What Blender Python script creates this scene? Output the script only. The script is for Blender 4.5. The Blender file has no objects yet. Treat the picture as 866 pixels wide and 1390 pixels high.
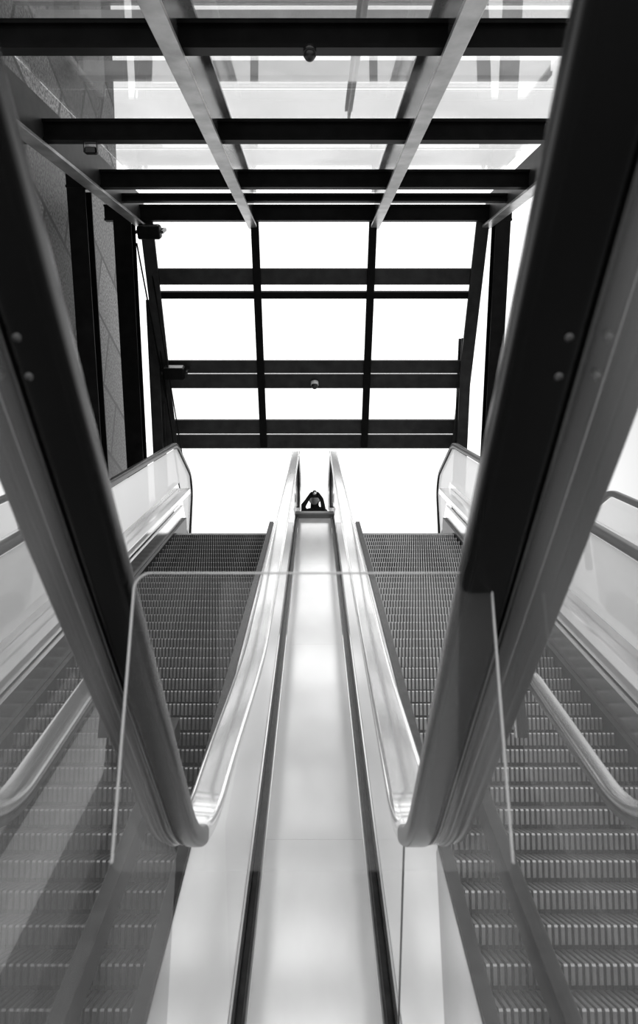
import bpy, math, random, bmesh
from mathutils import Vector
random.seed(4)
C30, S30 = math.cos(math.radians(30)), math.sin(math.radians(30))
CAMZ = 1.06
scene = bpy.context.scene
COL = scene.collection

# ------------------------------------------------------------------ frames
def FW(x, y, z):            # world, z measured from camera height
    return (x, y, z + CAMZ)
def FU(x, s, n):            # frame along the 30 degree incline
    return (x, s*C30 - n*S30, s*S30 + n*C30 + CAMZ)
RY, RZ = 7.88, 6.81
DL = math.hypot(2.6, 2.29)
DY, DZ = 2.6/DL, -2.29/DL
def FD(x, a, b):            # frame of the falling roof part
    return (x, RY + a*DY - b*DZ, RZ + a*DZ + b*DY + CAMZ)

# ------------------------------------------------------------------ materials
def newmat(name):
    m = bpy.data.materials.new(name); m.use_nodes = True
    nt = m.node_tree
    return m, nt, nt.nodes["Principled BSDF"], nt.nodes["Material Output"]

def solid(name, v, rough=0.5, metal=0.0, noise=0.0, scale=20.0, stretch=(1,1,1), bump=0.0, coat=0.0, spec=.5):
    m, nt, b, o = newmat(name)
    b.inputs["Base Color"].default_value = (v, v, v, 1)
    b.inputs["Roughness"].default_value = rough
    b.inputs["Metallic"].default_value = metal
    b.inputs["Specular IOR Level"].default_value = spec
    if coat:
        b.inputs["Coat Weight"].default_value = coat
    if noise or bump:
        tc = nt.nodes.new("ShaderNodeTexCoord")
        mp = nt.nodes.new("ShaderNodeMapping"); mp.inputs["Scale"].default_value = stretch
        nz = nt.nodes.new("ShaderNodeTexNoise"); nz.inputs["Scale"].default_value = scale
        nz.inputs["Detail"].default_value = 5
        nt.links.new(tc.outputs["Object"], mp.inputs["Vector"])
        nt.links.new(mp.outputs[0], nz.inputs["Vector"])
        if noise:
            r = nt.nodes.new("ShaderNodeMapRange")
            r.inputs["From Min"].default_value = .3; r.inputs["From Max"].default_value = .7
            r.inputs["To Min"].default_value = max(0, v-noise); r.inputs["To Max"].default_value = min(1, v+noise)
            nt.links.new(nz.outputs["Fac"], r.inputs["Value"])
            nt.links.new(r.outputs[0], b.inputs["Base Color"])
        if bump:
            bp = nt.nodes.new("ShaderNodeBump"); bp.inputs["Strength"].default_value = bump
            bp.inputs["Distance"].default_value = .01
            nt.links.new(nz.outputs["Fac"], bp.inputs["Height"])
            nt.links.new(bp.outputs[0], b.inputs["Normal"])
    return m

def glass(name, haze=0.05, hazecol=.8, refl=1.0, tint=1.0, rough=0.02, vary=0.0, vscale=1.5, stretch=(1, 1, 1)):
    m, nt, b, o = newmat(name)
    nt.nodes.remove(b)
    tr = nt.nodes.new("ShaderNodeBsdfTransparent"); tr.inputs[0].default_value = (tint, tint, tint, 1)
    gl = nt.nodes.new("ShaderNodeBsdfGlossy"); gl.inputs["Roughness"].default_value = rough
    lw = nt.nodes.new("ShaderNodeFresnel"); lw.inputs["IOR"].default_value = 1.45
    mu = nt.nodes.new("ShaderNodeMath"); mu.operation = "MULTIPLY"; mu.inputs[1].default_value = refl
    mu.use_clamp = True
    df = nt.nodes.new("ShaderNodeBsdfDiffuse"); df.inputs[0].default_value = (hazecol,)*3 + (1,)
    tl = nt.nodes.new("ShaderNodeBsdfTranslucent"); tl.inputs[0].default_value = (hazecol,)*3 + (1,)
    mx0 = nt.nodes.new("ShaderNodeMixShader"); mx0.inputs[0].default_value = .5
    nt.links.new(df.outputs[0], mx0.inputs[1]); nt.links.new(tl.outputs[0], mx0.inputs[2])
    mx1 = nt.nodes.new("ShaderNodeMixShader"); mx1.inputs[0].default_value = haze
    if vary:
        tc = nt.nodes.new("ShaderNodeTexCoord"); nz = nt.nodes.new("ShaderNodeTexNoise")
        mp = nt.nodes.new("ShaderNodeMapping"); mp.inputs["Scale"].default_value = stretch
        nz.inputs["Scale"].default_value = vscale; nz.inputs["Detail"].default_value = 1
        r = nt.nodes.new("ShaderNodeMapRange"); r.inputs["From Min"].default_value = .35; r.inputs["From Max"].default_value = .65
        r.inputs["To Min"].default_value = max(0, haze-vary); r.inputs["To Max"].default_value = haze+vary
        nt.links.new(tc.outputs["Object"], mp.inputs["Vector"]); nt.links.new(mp.outputs[0], nz.inputs["Vector"])
        nt.links.new(nz.outputs["Fac"], r.inputs["Value"])
        nt.links.new(r.outputs[0], mx1.inputs[0])
    nt.links.new(tr.outputs[0], mx1.inputs[1]); nt.links.new(mx0.outputs[0], mx1.inputs[2])
    if refl <= 0:
        nt.links.new(mx1.outputs[0], o.inputs[0])
        return m
    mx2 = nt.nodes.new("ShaderNodeMixShader")
    nt.links.new(lw.outputs[0], mu.inputs[0]); nt.links.new(mu.outputs[0], mx2.inputs[0])
    nt.links.new(mx1.outputs[0], mx2.inputs[1]); nt.links.new(gl.outputs[0], mx2.inputs[2])
    nt.links.new(mx2.outputs[0], o.inputs[0])
    return m

M_black = solid("black_painted_steel", .003, .5, noise=.002, scale=8, spec=.10)
M_dgrey = solid("dark_grey_steel", .020, .45, noise=.010, scale=6, spec=.3)
M_flange = solid("weathered_steel", .36, .3, .5, noise=.12, scale=5)
M_web = solid("weathered_web", .07, .2, .4, noise=.04, scale=5)
M_rubber = solid("handrail_rubber", .002, .25, spec=.16)
M_railrub = solid("slim_handrail_rubber", .004, .3, noise=.002, scale=30, spec=.2)
M_steel = solid("satin_steel", .75, .22, 1.0, noise=.05, scale=3, stretch=(30, 1, 1))
M_railsheen = solid("sky_sheen_handrail", .92, .13, .8, noise=.04, scale=4)  # sky mirrored on the rising rail is put into this bright colour
M_guide = solid("satin_guide_rail", .45, .22, .9, noise=.05, scale=4)
M_gsteel = solid("grey_satin_steel", .03, .25, .9, noise=.01, scale=5)
M_msteel = solid("mid_grey_steel", .12, .3, .9, noise=.03, scale=5)
M_deck = solid("brushed_deck_steel", .84, .14, .55, noise=.16, scale=1.2, stretch=(2, .7, .7))
M_strip = solid("dark_deck_strip", .03, .35, .5, noise=.012, scale=20, spec=.3)
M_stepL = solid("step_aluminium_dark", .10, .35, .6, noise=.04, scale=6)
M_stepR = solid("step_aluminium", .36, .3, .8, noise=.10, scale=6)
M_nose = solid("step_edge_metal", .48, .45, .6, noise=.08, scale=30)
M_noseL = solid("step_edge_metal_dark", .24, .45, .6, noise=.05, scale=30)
M_gapshade = solid("step_gap_shade", .005, .7, noise=.003, scale=30, spec=.1)  # shade in grooves and at the riser foot, put into the colour
M_glass = glass("clear_glass", .008, .8, .45)
M_gnear = glass("near_glass", .42, .20, .20, vary=.16, vscale=2.2, stretch=(1, 1.6, .5))  # grey veil and streaks in the haze imitate milky reflections
M_gscreen = glass("screen_glass", .02, .95, .6)
M_gscr2 = glass("screen_glass_front", .055, .95, 0)
M_palesheet = glass("pale_sheet", .045, 1.0, 0)  # faint white translucent layer over part of the screen
M_gwhite = glass("white_backdrop_glass", .88, 1.0, .2, rough=.3)  # white haze stands in for the bright background behind the glass
M_groof = glass("roof_glass", .06, .45, .5, vary=.05, vscale=.9)  # uneven haze imitates reflections in the roof panes
M_gedge = solid("polished_glass_edge", .6, .15)
M_cloth = solid("dark_cloth", .012, .9, noise=.008, scale=40, bump=.2, spec=.1)
M_skin = solid("skin", .20, .55, noise=.03, scale=30)
M_hair = solid("dark_hair", .010, .6, noise=.006, scale=90, bump=.3)
M_plastic = solid("black_plastic", .01, .35, noise=.005, scale=60)
M_white = solid("white_enamel", .75, .35, noise=.04, scale=20)
M_reflbar = solid("pale_reflection_bar", .55, .6, noise=.06, scale=5)  # pale tone of imitated reflections, for the bars added above the roof
M_floor = solid("floor_stone", .4, .35, noise=.06, scale=5)

def granite():
    m, nt, b, o = newmat("granite_slabs")
    tc = nt.nodes.new("ShaderNodeTexCoord")
    sep = nt.nodes.new("ShaderNodeSeparateXYZ"); cmb = nt.nodes.new("ShaderNodeCombineXYZ")
    nt.links.new(tc.outputs["Object"], sep.inputs[0])
    nt.links.new(sep.outputs["Y"], cmb.inputs["X"]); nt.links.new(sep.outputs["Z"], cmb.inputs["Y"])
    br = nt.nodes.new("ShaderNodeTexBrick")
    br.inputs["Scale"].default_value = 1
    br.inputs["Brick Width"].default_value = 1.3; br.inputs["Row Height"].default_value = .85
    br.inputs["Mortar Size"].default_value = .03
    br.inputs["Color1"].default_value = (.04,)*3+(1,); br.inputs["Color2"].default_value = (.13,)*3+(1,)
    br.inputs["Mortar"].default_value = (.003,)*3+(1,)
    nt.links.new(cmb.outputs[0], br.inputs["Vector"])
    nz = nt.nodes.new("ShaderNodeTexNoise"); nz.inputs["Scale"].default_value = 32; nz.inputs["Detail"].default_value = 3
    nt.links.new(tc.outputs["Object"], nz.inputs["Vector"])
    r = nt.nodes.new("ShaderNodeMapRange"); r.inputs["From Min"].default_value=.35; r.inputs["From Max"].default_value=.65
    r.inputs["To Min"].default_value=.15; r.inputs["To Max"].default_value=1.85
    nt.links.new(nz.outputs["Fac"], r.inputs["Value"])
    mx = nt.nodes.new("ShaderNodeVectorMath"); mx.operation="SCALE"
    nt.links.new(br.outputs["Color"], mx.inputs[0]); nt.links.new(r.outputs[0], mx.inputs["Scale"])
    nt.links.new(mx.outputs[0], b.inputs["Base Color"])
    b.inputs["Roughness"].default_value=.5
    b.inputs["Specular IOR Level"].default_value=.25
    return m
M_granite = granite()

# ------------------------------------------------------------------ helpers
def mesh_obj(name, verts, faces, mats, parent=None, smooth=False, midx=None):
    me = bpy.data.meshes.new(name)
    me.from_pydata([tuple(v) for v in verts], [], faces)
    if not isinstance(mats, (list, tuple)): mats = [mats]
    for m in mats: me.materials.append(m)
    if midx:
        for p, i in zip(me.polygons, midx): p.material_index = i
    if smooth:
        for p in me.polygons: p.use_smooth = True
    me.update()
    bm = bmesh.new(); bm.from_mesh(me)
    bmesh.ops.recalc_face_normals(bm, faces=bm.faces); bm.to_mesh(me); bm.free()
    ob = bpy.data.objects.new(name, me); COL.objects.link(ob)
    if parent: ob.parent = parent
    return ob

def empty(name, loc, label, cat, group=None):
    e = bpy.data.objects.new(name, None); e.empty_display_size = .2
    COL.objects.link(e)
    e["label"] = label; e["category"] = cat
    if group: e["group"] = group
    return e

def tag(o, label, cat, group=None):
    o["label"] = label; o["category"] = cat
    if group: o["group"] = group
    return o

def boxes(name, bl, F, mat, parent=None, bevel=0.0):
    v, f = [], []
    for (x0, x1, a0, a1, b0, b1) in bl:
        k = len(v)
        for x in (x0, x1):
            for a in (a0, a1):
                for b in (b0, b1):
                    v.append(F(x, a, b))
        f += [(k,k+1,k+3,k+2),(k+4,k+6,k+7,k+5),(k,k+4,k+5,k+1),(k+2,k+3,k+7,k+6),(k,k+2,k+6,k+4),(k+1,k+5,k+7,k+3)]
    o = mesh_obj(name, v, f, mat, parent)
    if bevel:
        md = o.modifiers.new("bevel", "BEVEL"); md.width = bevel; md.segments = 2
    return o

def prism(name, poly, x0, x1, mat, parent=None, F=FW):
    n = len(poly)
    v = [F(x0, a, b) for a, b in poly] + [F(x1, a, b) for a, b in poly]
    f = [tuple(range(n)), tuple(range(2*n-1, n-1, -1))]
    f += [(i, (i+1) % n, n+(i+1) % n, n+i) for i in range(n)]
    return mesh_obj(name, v, f, mat, parent)

def sheet(name, poly, x, mat, parent=None, F=FW):
    return mesh_obj(name, [F(x, a, b) for a, b in poly], [tuple(range(len(poly)))], mat, parent)

def fillet(pts, rads, seg=10):
    out = [Vector(pts[0])]
    for i in range(1, len(pts)-1):
        p = Vector(pts[i]); a = (Vector(pts[i-1])-p); b = (Vector(pts[i+1])-p)
        la, lb = a.length, b.length; a.normalize(); b.normalize()
        r = rads[i-1] if isinstance(rads, (list, tuple)) else rads
        ang = a.angle(b); t = min(r/math.tan(ang/2), la*.48, lb*.48); r = t*math.tan(ang/2)
        c = p + (a+b).normalized()*(r/math.sin(ang/2))
        s = p+a*t-c; e = p+b*t-c
        tot = s.angle(e); sg = 1 if (s.x*e.y-s.y*e.x) > 0 else -1
        for k in range(seg+1):
            th = sg*tot*k/seg
            out.append(c+Vector((s.x*math.cos(th)-s.y*math.sin(th), s.x*math.sin(th)+s.y*math.cos(th))))
    out.append(Vector(pts[-1]))
    return out

def subdiv(path, step):
    out = [Vector(path[0])]
    for i in range(1, len(path)):
        a, b = Vector(path[i-1]), Vector(path[i]); L = (b-a).length
        k = max(1, int(L/step))
        for j in range(1, k+1): out.append(a.lerp(b, j/k))
    return out

def sweep(name, path, xc, prof, mat, parent=None, smooth=True, xs=None):
    """sweep (dx,dn) profile along a path in the y-z plane; xc, xs may be functions of y"""
    v, f = [], []
    m = len(prof)
    for i, p in enumerate(path):
        p = Vector(p)
        d0 = (p-Vector(path[i-1])).normalized() if i else None
        d1 = (Vector(path[i+1])-p).normalized() if i < len(path)-1 else None
        d = ((d0 or d1)+(d1 or d0)).normalized()
        n = Vector((-d.y, d.x))
        X = xc(p.x) if callable(xc) else xc
        K = xs(p.x) if xs else 1
        for dx, dn in prof:
            q = p+n*dn
            v.append(FW(X+dx*K, q.x, q.y))
    for i in range(len(path)-1):
        for j in range(m):
            a = i*m+j; b = i*m+(j+1) % m
            f.append((a, b, b+m, a+m))
    f.append(tuple(range(m))); k = (len(path)-1)*m
    f.append(tuple(range(k+m-1, k-1, -1)))
    o = mesh_obj(name, v, f, mat, parent, smooth)
    if smooth:
        md = o.modifiers.new("es", "EDGE_SPLIT"); md.split_angle = math.radians(50)
    return o

def rrect(w, h, r=None, seg=4, ox=0, oy=0):
    r = r or min(w, h)*.45; pts = []
    for cx, cy, a0 in ((w/2-r, h/2-r, 0), (-w/2+r, h/2-r, 90), (-w/2+r, -h/2+r, 180), (w/2-r, -h/2+r, 270)):
        for k in range(seg+1):
            a = math.radians(a0+90*k/seg)
            pts.append((ox+cx+r*math.cos(a), oy+cy+r*math.sin(a)))
    return pts

def rodmesh(name, pts, r, mat, parent=None, sides=8):
    v, f = [], []
    for i, p in enumerate(pts):
        p = Vector(p)
        d = (Vector(pts[min(i+1, len(pts)-1)])-Vector(pts[max(i-1, 0)])).normalized()
        u = d.cross(Vector((0, 0, 1)))
        if u.length < .01: u = Vector((1, 0, 0))
        u.normalize(); w = d.cross(u)
        rr = r[i] if isinstance(r, (list, tuple)) else r
        for k in range(sides):
            a = 2*math.pi*k/sides
            v.append(p+u*rr*math.cos(a)+w*rr*math.sin(a))
    for i in range(len(pts)-1):
        for k in range(sides):
            a = i*sides+k; b = i*sides+(k+1) % sides
            f.append((a, b, b+sides, a+sides))
    f.append(tuple(range(sides))); k = (len(pts)-1)*sides
    f.append(tuple(range(k+sides-1, k-1, -1)))
    return mesh_obj(name, v, f, mat, parent, smooth=True)

# ------------------------------------------------------------------ room shell
def struct(o): o["kind"] = "structure"; return o
struct(boxes("floor", [(-6, 6, -4, 1.28, -1.16, -1.06)], FW, M_floor))
struct(boxes("trim_1", [(-1.62, 1.62, 6.38, 13, 1.81, 1.85)], FW, M_floor))   # upper landing
gp = [(6.9, .2), (7.6, -1.9), (11.3, -2.9), (11.9, 6.0), (4.0, 5.6), (3.2, 2.2), (6.4, 2.1)]
struct(prism("wall_left", gp, -3.3, -3.06, M_granite, F=FU))

# ------------------------------------------------------------------ roof frame
RN = 1.956
def ibeam_cross(s, h, half0, half1, F, nb, mat, w=.12, name="roof_beam"):
    t = .025
    return boxes(name, [(half0, half1, s-w/2, s+w/2, nb, nb+t), (half0, half1, s-.03, s+.03, nb+t, nb+h-t),
                        (half0, half1, s-w/2, s+w/2, nb+h-t, nb+h)], F, mat)
G = "steel roof beams"
for s, h, a, b in ((3.1, .18, -2.65, 2.4), (4.83, .16, -2.65, 2.4), (6.63, .17, -2.65, 2.4), (8.27, .18, -2.72, 2.5),
                   (9.16, .09, -2.5, 2.5), (10.05, .20, -2.82, 2.65)):
    tag(ibeam_cross(s, h, a, b, FU, RN-h/2, M_black), "black painted steel beam crossing the glass roof", "beam", G)
for a, h, mat in ((.80, .18, M_dgrey), (1.06, .08, M_black), (2.13, .16, M_dgrey), (2.36, .18, M_dgrey),
                  (3.12, .19, M_dgrey), (3.38, .19, M_dgrey)):
    tag(boxes("roof_beam", [(-2.3, 2.3, a-h*.62, a+h*.62, -.05, .0), (-2.3, 2.3, a-.03, a+.03, 0, .12)], FD, mat, bevel=.006),
        "dark steel transom across the lower glazing", "beam", G)
for x in (-.85, .83):
    e = empty("roof_girder", None, "weathered grey steel girder running up the glass roof", "beam", "lengthwise roof girders")
    boxes("bottom_flange", [(x-.06, x+.06, 2.2, 10.3, 1.80, 1.83)], FU, M_flange, e, .004)
    boxes("web", [(x-.015, x+.015, 2.2, 10.25, 1.83, 2.25)], FU, M_web, e)
    boxes("top_flange", [(x-.06, x+.06, 2.2, 10.2, 2.25, 2.28)], FU, M_web, e)
for x in (-2.36, 2.36):
    e = empty("roof_girder", None, "dark steel edge girder of the glass roof", "beam", "lengthwise roof girders")
    boxes("bottom_flange", [(x-.07, x+.07, 5.2, 10.3, 1.80, 1.83)], FU, M_flange, e, .004)
    boxes("web", [(x-.02, x+.02, 5.2, 10.25, 1.83, 2.2)], FU, M_dgrey, e)
for x, w in ((-.82, .055), (.80, .055), (-2.3, .09), (2.3, .09)):
    tag(boxes("roof_rafter", [(x-w, x+w, -.05, 3.46, -.09, -.05), (x-.02, x+.02, -.05, 3.46, -.05, .12)], FD,
              M_dgrey if abs(x) > 2 else M_black, bevel=.005),
        "dark steel rafter of the falling glazing", "beam", "falling rafters")
xb = [-2.32, -.85, .83, 2.32]
ss = [3.1, 4.9, 6.7, 8.46, 10.2]
for i in range(3):
    for j in range(4):
        tag(boxes("roof_glass_pane", [(xb[i]+.01, xb[i+1]-.01, ss[j]+.01, ss[j+1]-.01, 2.30, 2.312)], FU, M_groof),
            "large clear roof glass pane", "glass pane", "rising roof panes")
aa = [.02, .80, 2.25, 3.42]
for i in range(3):
    for j in range(3):
        tag(boxes("roof_glass_pane", [(xb[i]+.03, xb[i+1]-.03, aa[j]+.01, aa[j+1]-.01, .14, .152)], FD, M_glass),
            "clear glazing pane of the falling roof part", "glass pane", "falling roof panes")
for s, w, n in ((3.7, .30, 3.3), (5.2, .12, 3.4), (5.9, .10, 3.4), (6.2, .24, 3.4), (7.5, .10, 3.5), (7.9, .08, 3.5), (8.5, .22, 3.5), (9.9, .2, 3.54)):  # pale bars added above the glass to imitate reflections in it
    tag(boxes("reflection_bar", [(-3, 3, s-w/2, s+w/2, n, n+.05), (-3, 3, s-.02, s+.02, n+.05, n+.2)], FU, M_reflbar),
        "added pale sunshade bar above the glass roof", "reflection", "sunshade bars")
for x in (-1.2, .45, 1.5):  # lengthwise bars, added for the same mirrored look
    tag(boxes("reflection_bar", [(x-.05, x+.05, 3.0, 10.2, 3.25, 3.3), (x-.015, x+.015, 3.0, 10.2, 3.1, 3.25)], FU, M_reflbar),
        "added pale sunshade carrier above the glass roof", "reflection", "sunshade bars")
GC = "roof columns"
def column(x, s, w, n0, n1, mat, lab):
    e = empty("steel_column", None, lab, "column", GC)
    boxes("flange", [(x-w/2, x+w/2, s-.12, s-.10, n0, n1), (x-w/2, x+w/2, s+.10, s+.12, n0, n1)], FU, mat, e, .003)
    boxes("web", [(x-.03, x+.03, s-.10, s+.10, n0, n1)], FU, mat, e)
column(-2.60, 8.3, .20, -2.2, RN-.1, M_black, "black steel column beside the granite wall")
column(-2.58, 10.1, .24, -3.4, RN-.1, M_black, "black steel column at the head of the roof slope")
column(2.53, 10.1, .20, -3.4, RN-.1, M_black, "black steel column beside the glazed side")
column(2.28, 10.9, .16, -3.0, .35, M_dgrey, "slim dark grey steel post below the rafter")
column(-2.42, 10.9, .16, -3.0, .9, M_dgrey, "slim dark grey steel post below the rafter")
column(2.95, 7.9, .12, -2.8, 1.8, M_dgrey, "slim grey mullion of the side glazing")
def rod(p, q, r=.012):
    tag(rodmesh("tie_rod", [p, q], r, M_black), "thin dark steel tie rod by the columns", "rod", "tie rods")
rod(FU(-2.45, 10.2, 1.6), FD(-2.3, 2.6, -.1))
rod(FU(-2.34, 10.7, .6), FU(-2.15, 11.0, -2.0))
rod(FU(-2.30, 10.4, 1.2), FU(-2.05, 10.9, -1.6), .01)

def floodlight(x, F, a, b, sz, label):
    e = empty("floodlight", None, label, "light")
    boxes("housing", [(x-sz*.9, x+sz*.9, a-sz*.5, a+sz*.5, b-sz*.55, b+sz*.45)], F, M_black, e, sz*.15)
    boxes("lens", [(x-sz*.75, x+sz*.75, a-sz*.54, a-sz*.49, b-sz*.4, b+sz*.3)], F, M_msteel, e)
    boxes("bracket", [(x-sz*1.1, x-sz*.95, a-.02, a+.02, b-.02, b+sz*1.2), (x+sz*.95, x+sz*1.1, a-.02, a+.02, b-.02, b+sz*1.2),
                      (x-sz*1.1, x+sz*1.1, a-.02, a+.02, b+sz*1.15, b+sz*1.25)], F, M_plastic, e)
floodlight(-2.22, FD, .16, -.30, .17, "black rectangular floodlight on the corner column")
floodlight(-2.10, FD, 2.15, -.24, .18, "black rectangular floodlight on the transom")
floodlight(-1.95, FU, 6.63, 1.804, .055, "small black spotlight under a roof beam")
def dome_camera(x, F, a, b, r, mat, label):
    e = empty("security_camera", None, label, "camera")
    base = F(x, a, b)
    rodmesh("mount", [base, (base[0], base[1], base[2]-r*.9)], [r*.9, r*.9], mat, e, 20)
    pts = []; rs = []
    for k in range(9):
        t = k/8*math.pi/2
        pts.append((base[0], base[1], base[2]-r*.9-math.sin(t)*r)); rs.append(max(.001, r*.8*math.cos(t)))
    rodmesh("dome", pts, rs, M_plastic, e, 20)
dome_camera(-.03, FU, 4.80, RN-.08, .045, M_plastic, "small dark dome camera under a roof beam")
dome_camera(.0, FD, 2.36, -.06, .065, M_white, "small white dome camera under the transom")

# ------------------------------------------------------------------ escalators
def slopept(s, n): 
    y, z = s*C30-n*S30, s*S30+n*C30
    return (y, z)

TN = math.tan(math.radians(30))
TR = .115; RI = TR*TN
def step_mesh(name, width, mat, nose, nr=46):
    v, f, mi = [], [], []
    d = .010; xs = []
    for i in range(nr):
        p = width/nr; x = i*p-width/2
        xs += [(x, 0), (x+p*.55, 0), (x+p*.55, d), (x+p, d)]
    m = len(xs)
    for (x, o) in xs: v.append((x, .03, -RI-.01))
    for (x, o) in xs: v.append((x, o*.7+.010, -RI+.014))
    for (x, o) in xs: v.append((x, o, -.006))
    for (x, o) in xs: v.append((x, o*.5+.003, -o*.4))
    for (x, o) in xs: v.append((x, TR+.03, -o*.4))
    for r in range(4):
        for i in range(m-1):
            a = r*m+i; f.append((a, a+1, a+1+m, a+m))
            mi.append(2 if (i % 4 == 2 or r == 0) else (0, 0, 1, 0)[r])  # recessed faces and riser foot coloured dark as shade
    return mesh_obj(name, v, f, [mat, nose, M_gapshade], midx=mi)

# U bend where the near rails meet the rising ones
YU, ZU = 1.42, -.232
UPTS = [(-.6, ZU+TN*(YU+.6)), (YU, ZU), (YU+1.2, ZU+TN*1.2)]
UFULL = fillet(UPTS, [.40], 36)
NEAR = {-1: (.196, .292), 1: (.154, .275)}
KUS = {-1: .76, 1: .82}
UFULL = subdiv(UFULL[:1]+[UFULL[1]], .12)[:-1] + UFULL[1:]
kmid = min(range(len(UFULL)), key=lambda i: abs(UFULL[i].x-YU))
def taper_for(sg):
    K = KUS[sg]
    def taper(yy):
        t = max(0, min(1, (yy-.5)/.92)); return 1-(1-K)*t*t*(3-2*t)
    return taper

NOSE0 = -1.82
def escalator(sg, mstep, nose, label):
    e = empty("escalator", None, label, "escalator")
    xi, xo = .44, 1.31
    KU = KUS[sg]
    st = step_mesh("step", xo-xi, mstep, nose)
    y = 1.35; first = True
    while y < 6.36:
        if first: o = st; first = False
        else:
            o = st.copy(); COL.objects.link(o)
        o.location = (sg*(xi+xo)/2, y, NOSE0+TN*y+CAMZ)
        o.parent = e
        y += TR
    def B(nm, bl, mat, bev=0): 
        bl = [(min(sg*a, sg*b), max(sg*a, sg*b), c, d, g, h) for a, b, c, d, g, h in bl]
        return boxes(nm, bl, FU, mat, e, bev)
    B("truss_cladding", [(xi, xo, .6, 6.4, -2.1, -1.75)], M_dgrey)
    B("inner_deck", [(.205, .400, .45, 6.65, -1.58, -1.53)], M_deck, .004)
    B("inner_skirt", [(.400, .439, .45, 6.65, -1.78, -1.52)], M_strip, .003)
    B("deck_trim", [(.164, .172, .45, 6.85, -1.56, -1.52), (.190, .198, .45, 6.85, -1.56, -1.52), (.172, .190, .45, 6.85, -1.56, -1.54)], M_strip, .002)
    gp = [slopept(1.25, -1.49), slopept(1.25, -.92), (6.8, 2.85), (7.5, 2.85), (7.5, 2.3), (7.0, 2.0)]
    sheet("glass_panel", gp, sg*.1815, M_glass, e)
    if sg > 0:
        B("glass_edge", [(.1795, .1835, 1.246, 1.250, -1.50, -.93)], M_msteel)
    x0, x1 = NEAR[sg]; w = x1-x0
    xn, xf, wf = x0+w*KU*.5, .190, .076
    lo = UFULL[kmid:-1]
    z = lambda yy: ZU+TN*(yy-YU)
    y1 = 6.8
    up = fillet([(lo[-1].x, lo[-1].y), (y1, z(y1)), (y1+.75, z(y1)), (y1+.75, z(y1)-.5), (y1+.45, z(y1)-.5)], [.5, .24, .24], 12)
    P = subdiv(lo+up[1:], .10)
    def blend(yy):
        t = max(0, min(1, (yy-YU)/.95)); return t*t*(3-2*t)
    fx = lambda yy: sg*(xn+(xf-xn)*blend(yy))
    fw = lambda yy: (w*KU+(wf-w*KU)*blend(yy))/wf
    sweep("handrail", P, fx, rrect(wf, .034, .014, 6), M_railsheen, e, xs=fw)
    sweep("rail_channel", P[20:], fx, rrect(.045, .02, .004, 2, 0, -.026), M_strip, e, False)
    B("outer_seal", [(xo+.002, xo+.028, .45, 7.0, -1.78, -1.56)], M_strip)
    B("outer_skirt", [(xo+.03, xo+.06, .45, 7.0, -1.75, -1.43)], M_steel)
    B("outer_deck", [(xo+.06, 1.56, .45, 7.6, -1.42, -1.36)], M_deck, .004)
    B("outer_trim", [(1.50, 1.56, .45, 7.6, -1.36, -1.30)], M_steel, .003)
    B("side_cladding", [(1.56, 1.60, .45, 7.6, -2.1, -1.36)], M_dgrey)
    zz = lambda yy: -.87/C30+TN*yy
    y2 = 6.95; zt = zz(y2)
    gp = [slopept(2.9, -1.3), (3.0, zz(3.0)-.04), (y2-.1, zz(y2-.1)-.04), (y2+.05, zt-.03), (y2+.85, zt-.03), (y2+1.02, zt-.2), (y2+1.02, zt-.75), slopept(7.6, -1.3)]
    sheet("glass_panel", gp, sg*1.49, M_gwhite, e)
    rp2 = fillet([(1.0, zz(1.0)), (y2, zt), (y2+1.05, zt), (y2+1.12, zt-.95)], [.4, .3], 12)
    sweep("handrail", rp2, sg*1.50, rrect(.05, .05, .012), M_railrub, e)
    return e
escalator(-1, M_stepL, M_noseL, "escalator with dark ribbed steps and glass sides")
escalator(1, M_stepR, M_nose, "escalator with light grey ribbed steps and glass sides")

e = empty("center_deck", None, "brushed steel decking between the two escalators", "decking")
cuts = [.45, 2.05, 3.7, 5.3, 6.95]
for i in range(4):
    boxes("deck_plate", [(-.162, .162, cuts[i]+.0005, cuts[i+1]-.0005, -1.60, -1.555)], FU, M_deck, e)
boxes("end_cap", [(-.2, .2, 6.95, 7.05, -1.66, -1.50)], FU, M_msteel, e, .01)

# low side rails with rounded lower ends
for sg in (-1, 1):
    e = empty("guide_rail", None, "satin steel guide rail with rounded lower end on glass", "handrail", "short guide rails")
    X = .60
    pts = [(1.02, .05), (1.37, -.185), (1.97, -.185+.60*TN), (2.14, .19), (2.14, .0)]
    pth = fillet(pts, [.32, .2, .10], 14)
    ww = .060 if sg < 0 else .036
    sweep("handrail", pth, sg*X, rrect(ww, .026, .012), M_guide, e)
    sweep("rail_channel", pth, sg*X, rrect(ww*.8, .018, .004, 2, 0, -.022), M_strip, e, False)
    gp = [(1.3, -.95), (1.3, -.17), (1.93, .11), (2.12, .13), (2.12, -.52)]
    sheet("glass_panel", gp, sg*X, M_glass, e)
    boxes("base_shoe", [(sg*X-.022, sg*X+.022, .55, 2.75, -1.58, -1.49)], FU, M_strip, e, .004)

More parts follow.
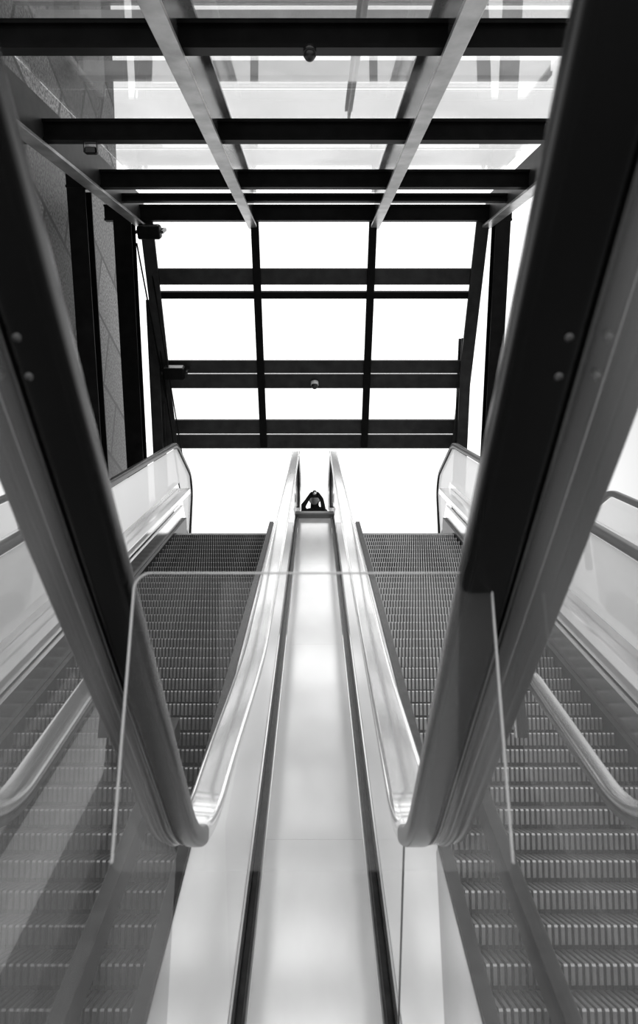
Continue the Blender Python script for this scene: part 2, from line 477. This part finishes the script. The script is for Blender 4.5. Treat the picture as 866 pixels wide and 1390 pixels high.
for sg in (-1, 1):
    e = empty("outer_balustrade", None, "black handrail over a pale glass side panel", "balustrade", "outer balustrades")
    z = lambda y, n: n/C30+TN*y
    p = [(1.2, z(1.2, -.83)), (4.3, z(4.3, -.83)), (4.8, z(4.3, -.83)), (4.8, z(4.3, -.83)-.4)]
    sweep("handrail", fillet(p, [.3, .18], 8), sg*1.93, rrect(.045, .04, .014), M_railrub, e)
    gp = [(1.2, z(1.2, -1.6)), (1.2, z(1.2, -.86)), (4.3, z(4.3, -.86)), (4.7, z(4.3, -.86)), (4.7, z(4.7, -1.6))]
    sheet("glass_panel", gp, sg*1.93, M_gscreen, e)
    boxes("base_cladding", [(sg*1.93-.05, sg*1.93+.05, .4, 4.3, -1.75, -1.45)], FU, M_gsteel, e)

# ------------------------------------------------------------------ near descending balustrades
for sg, lab in ((-1, "black handrail with steel profile sloping down to a rounded end"),
                (1, "broad black handrail with grey steel profile sloping down")):
    x0, x1 = NEAR[sg]
    taper = taper_for(sg)
    e = empty("near_balustrade", None, lab, "balustrade")
    w = x1-x0
    P = UFULL[:kmid+1]
    def strip(nm, fr, ww, h, r, mat, seg=4):
        sweep(nm, P, lambda yy: sg*(x0+w*fr*taper(yy)), rrect(w*ww, h, r, seg), mat, e, xs=taper)
    strip("handrail", .24, .48, .036, .012, M_rubber, 6)
    strip("highlight_strip", .495, .03, .030, .001, M_msteel, 2)  # highlight line along the rail, built as a light strip
    strip("steel_profile", .59, .15, .028, .004, M_gsteel, 3)
    strip("edge_highlight", .672, .014, .030, .0008, M_steel, 2)  # narrow light strip standing in for the glint on the edge
    strip("rubber_seal", .76, .16, .034, .006, M_rubber, 3)
    strip("edge_profile", .92, .16, .026, .004, M_gsteel, 3)
    xg = sg*(x0+w*.5)
    sheet("glass_panel", [(-.6, -1.05), (-.6, ZU+TN*(YU+.6)-.02), (YU-.20, ZU+TN*.20-.0), (YU-.06, ZU+.04), (YU-.06, -.98)], xg, M_gnear, e)
    for k in range(2):
        yb = .475+.03*k; zb = ZU+TN*(YU-yb)
        for ox in (.35, .60):
            rodmesh("bolt", [FW(sg*(x0+w*ox), yb, zb-.014), FW(sg*(x0+w*ox), yb-.003, zb-.0205)], .0035, M_msteel, e, 12)

# glass screen between the balustrades
e = empty("glass_screen", None, "clear glass screen standing between the two handrails", "glass screen")
YS = .73
zt, zb, hw = .168, -.121, .190
def outline(d):
    o = fillet([(0, zt-d), (hw-d, zt-d), (hw-d, zb+d), (0, zb+d)], [.018-d, .008], 6)
    o = [(p.x, p.y) for p in o]; return o + [(-a, b) for a, b in o[::-1][1:-1]]
o1, o2 = outline(0), outline(.0014)
n = len(o1)
v = [FW(a-.002, YS, b) for a, b in o2]
mesh_obj("glass_panel", v, [tuple(range(n))], M_gscr2, e)
v = [FW(a-.002, yy, b) for yy in (YS-.002, YS+.002) for oo in (o1, o2) for a, b in oo]
f = []
for i in range(n):
    j = (i+1) % n
    if o1[i][1] < zb+.03 and o1[j][1] < zb+.03: continue
    f += [(i, j, n+j, n+i), (2*n+i, 2*n+j, 3*n+j, 3*n+i), (i, j, 2*n+j, 2*n+i), (n+i, n+j, 3*n+j, 3*n+i)]
mesh_obj("polished_edge", v, f, M_gedge, e)
mesh_obj("pale_sheet", [FW(-.1055, YS+.004, zb+.002), FW(.134, YS+.004, zb+.002), FW(.155, YS+.004, .160), FW(-.100, YS+.004, .160)], [(0, 1, 2, 3)], M_palesheet, e)

# ------------------------------------------------------------------ person
PX, PY, PZ = 0.0, 10.05, 1.85+CAMZ
def skinobj(name, verts, edges, radii, root, mat, parent, sub=1):
    me = bpy.data.meshes.new(name); me.from_pydata(verts, edges, []); me.materials.append(mat)
    ob = bpy.data.objects.new(name, me); COL.objects.link(ob)
    md = ob.modifiers.new("skin", "SKIN"); md.use_smooth_shade = True
    for i, r in enumerate(radii):
        sv = me.skin_vertices[0].data[i]
        sv.radius = (r, r) if not isinstance(r, tuple) else r
        sv.use_root = (i == root)
    sb = ob.modifiers.new("sub", "SUBSURF"); sb.levels = sub; sb.render_levels = sub
    if parent: ob.parent = parent
    return ob
V = []; E = []; R = []
def av(p, r, link=None):
    V.append((p[0]+PX, p[1]+PY, p[2]+PZ)); R.append(r)
    if link is not None: E.append((link, len(V)-1))
    return len(V)-1
pel = av((0, 0, .92), (.15, .11))
wa = av((0, 0, 1.06), (.13, .10), pel)
ch = av((0, 0, 1.26), (.16, .11), wa)
sh = av((0, 0, 1.38), (.15, .09), ch)
nk = av((0, -.01, 1.46), .055, sh)
hb = av((0, -.03, 1.52), (.065, .08), nk)
hm = av((0, -.03, 1.60), (.075, .095), hb)
ht = av((0, -.02, 1.67), (.055, .07), hm)
ns = av((0, -.125, 1.575), .012, hm)
for sg in (-1, 1):
    hp = av((sg*.09, 0, .88), .09, pel); kn = av((sg*.11, -.02, .48), .06, hp)
    an = av((sg*.12, .02, .08), .04, kn); to = av((sg*.13, -.14, .04), .035, an)
    sd = av((sg*.16, 0, 1.38), .07, sh)
    el = av((-.18, -.18, 1.42) if sg < 0 else (.15, -.20, 1.24), .045, sd)
    wr = av((sg*.11, -.25, 1.50), .030, el); pa = av((sg*.078, -.25, 1.57), .032, wr)
    for k in range(4):
        fz = 1.595-.018*k
        k1 = av((sg*.06, -.285, fz+.005), .009, pa)
        k2 = av((sg*(.035-.003*k), -.292, fz), .008, k1)
    th = av((sg*.05, -.225, 1.545), .010, pa)
e = empty("person", None, "person in dark clothes raising a camera to the face", "person")
body = skinobj("body", V, E, R, 0, M_cloth, e)
def ellipsoid(name, c, rad, mat, parent, cut=None, seg=20, ring=14):
    v, f = [], []
    for i in range(ring+1):
        t = math.pi*i/ring
        for j in range(seg):
            a = 2*math.pi*j/seg
            v.append((c[0]+rad[0]*math.sin(t)*math.cos(a), c[1]+rad[1]*math.sin(t)*math.sin(a), c[2]+rad[2]*math.cos(t)))
    for i in range(ring):
        for j in range(seg):
            q = (i*seg+j, i*seg+(j+1) % seg, (i+1)*seg+(j+1) % seg, (i+1)*seg+j)
            if cut is None or all(cut(v[k]) for k in q): f.append(q)
    return mesh_obj(name, v, f, mat, parent, True)
ellipsoid("face", (PX, PY-.045, PZ+1.575), (.070, .085, .100), M_skin, e)
ellipsoid("hair", (PX, PY-.015, PZ+1.61), (.090, .105, .105), M_hair, e, cut=lambda p: p[1] > PY-.075 or p[2] > PZ+1.655)
for sg in (-1, 1):
    ellipsoid("ear", (PX+sg*.074, PY-.03, PZ+1.57), (.01, .018, .028), M_skin, e)
    ellipsoid("eye", (PX+sg*.028, PY-.124, PZ+1.595), (.012, .008, .006), M_plastic, e)
e = empty("camera", None, "black camera held up at the person's face", "camera")
boxes("camera_body", [(PX-.06, PX+.06, PY-.275, PY-.225, PZ+1.545-CAMZ, PZ+1.625-CAMZ), (PX-.022, PX+.022, PY-.27, PY-.23, PZ+1.625-CAMZ, PZ+1.65-CAMZ)], FW, M_plastic, e, .005)
rodmesh("lens", [(PX, PY-.27, PZ+1.58), (PX, PY-.33, PZ+1.58), (PX, PY-.345, PZ+1.58)], [.032, .034, .036], M_plastic, e, 20)
rodmesh("lens_glass", [(PX, PY-.345, PZ+1.58), (PX, PY-.347, PZ+1.58)], .028, M_steel, e, 20)

# ------------------------------------------------------------------ world, camera
w = bpy.data.worlds.new("overcast"); scene.world = w; w.use_nodes = True
bg = w.node_tree.nodes["Background"]
tc = w.node_tree.nodes.new("ShaderNodeTexCoord"); sp = w.node_tree.nodes.new("ShaderNodeSeparateXYZ")
rp = w.node_tree.nodes.new("ShaderNodeValToRGB")
rp.color_ramp.elements[0].position = .42; rp.color_ramp.elements[0].color = (.3, .3, .3, 1)
rp.color_ramp.elements[1].position = .5; rp.color_ramp.elements[1].color = (1, 1, 1, 1)
mr = w.node_tree.nodes.new("ShaderNodeMapRange"); mr.inputs["From Min"].default_value = -1
w.node_tree.links.new(tc.outputs["Generated"], sp.inputs[0]); w.node_tree.links.new(sp.outputs["Z"], mr.inputs["Value"])
w.node_tree.links.new(mr.outputs[0], rp.inputs[0]); w.node_tree.links.new(rp.outputs[0], bg.inputs["Color"])
bg.inputs["Strength"].default_value = 1.6
try:
    scene.view_settings.view_transform = 'Standard'
except Exception: pass

cd = bpy.data.cameras.new("camera_view"); cam = bpy.data.objects.new("camera_view", cd); COL.objects.link(cam)
cd.sensor_fit = 'VERTICAL'; cd.sensor_height = 36; cd.sensor_width = 36*866/1390
cd.lens = 950/1390*36
cd.shift_x = .0043; cd.clip_start = .01
cam.location = (0, 0, CAMZ); cam.rotation_euler = (math.radians(90+17.9), 0, 0)
cd.dof.use_dof = True; cd.dof.focus_distance = 6; cd.dof.aperture_fstop = 7.0
scene.camera = cam
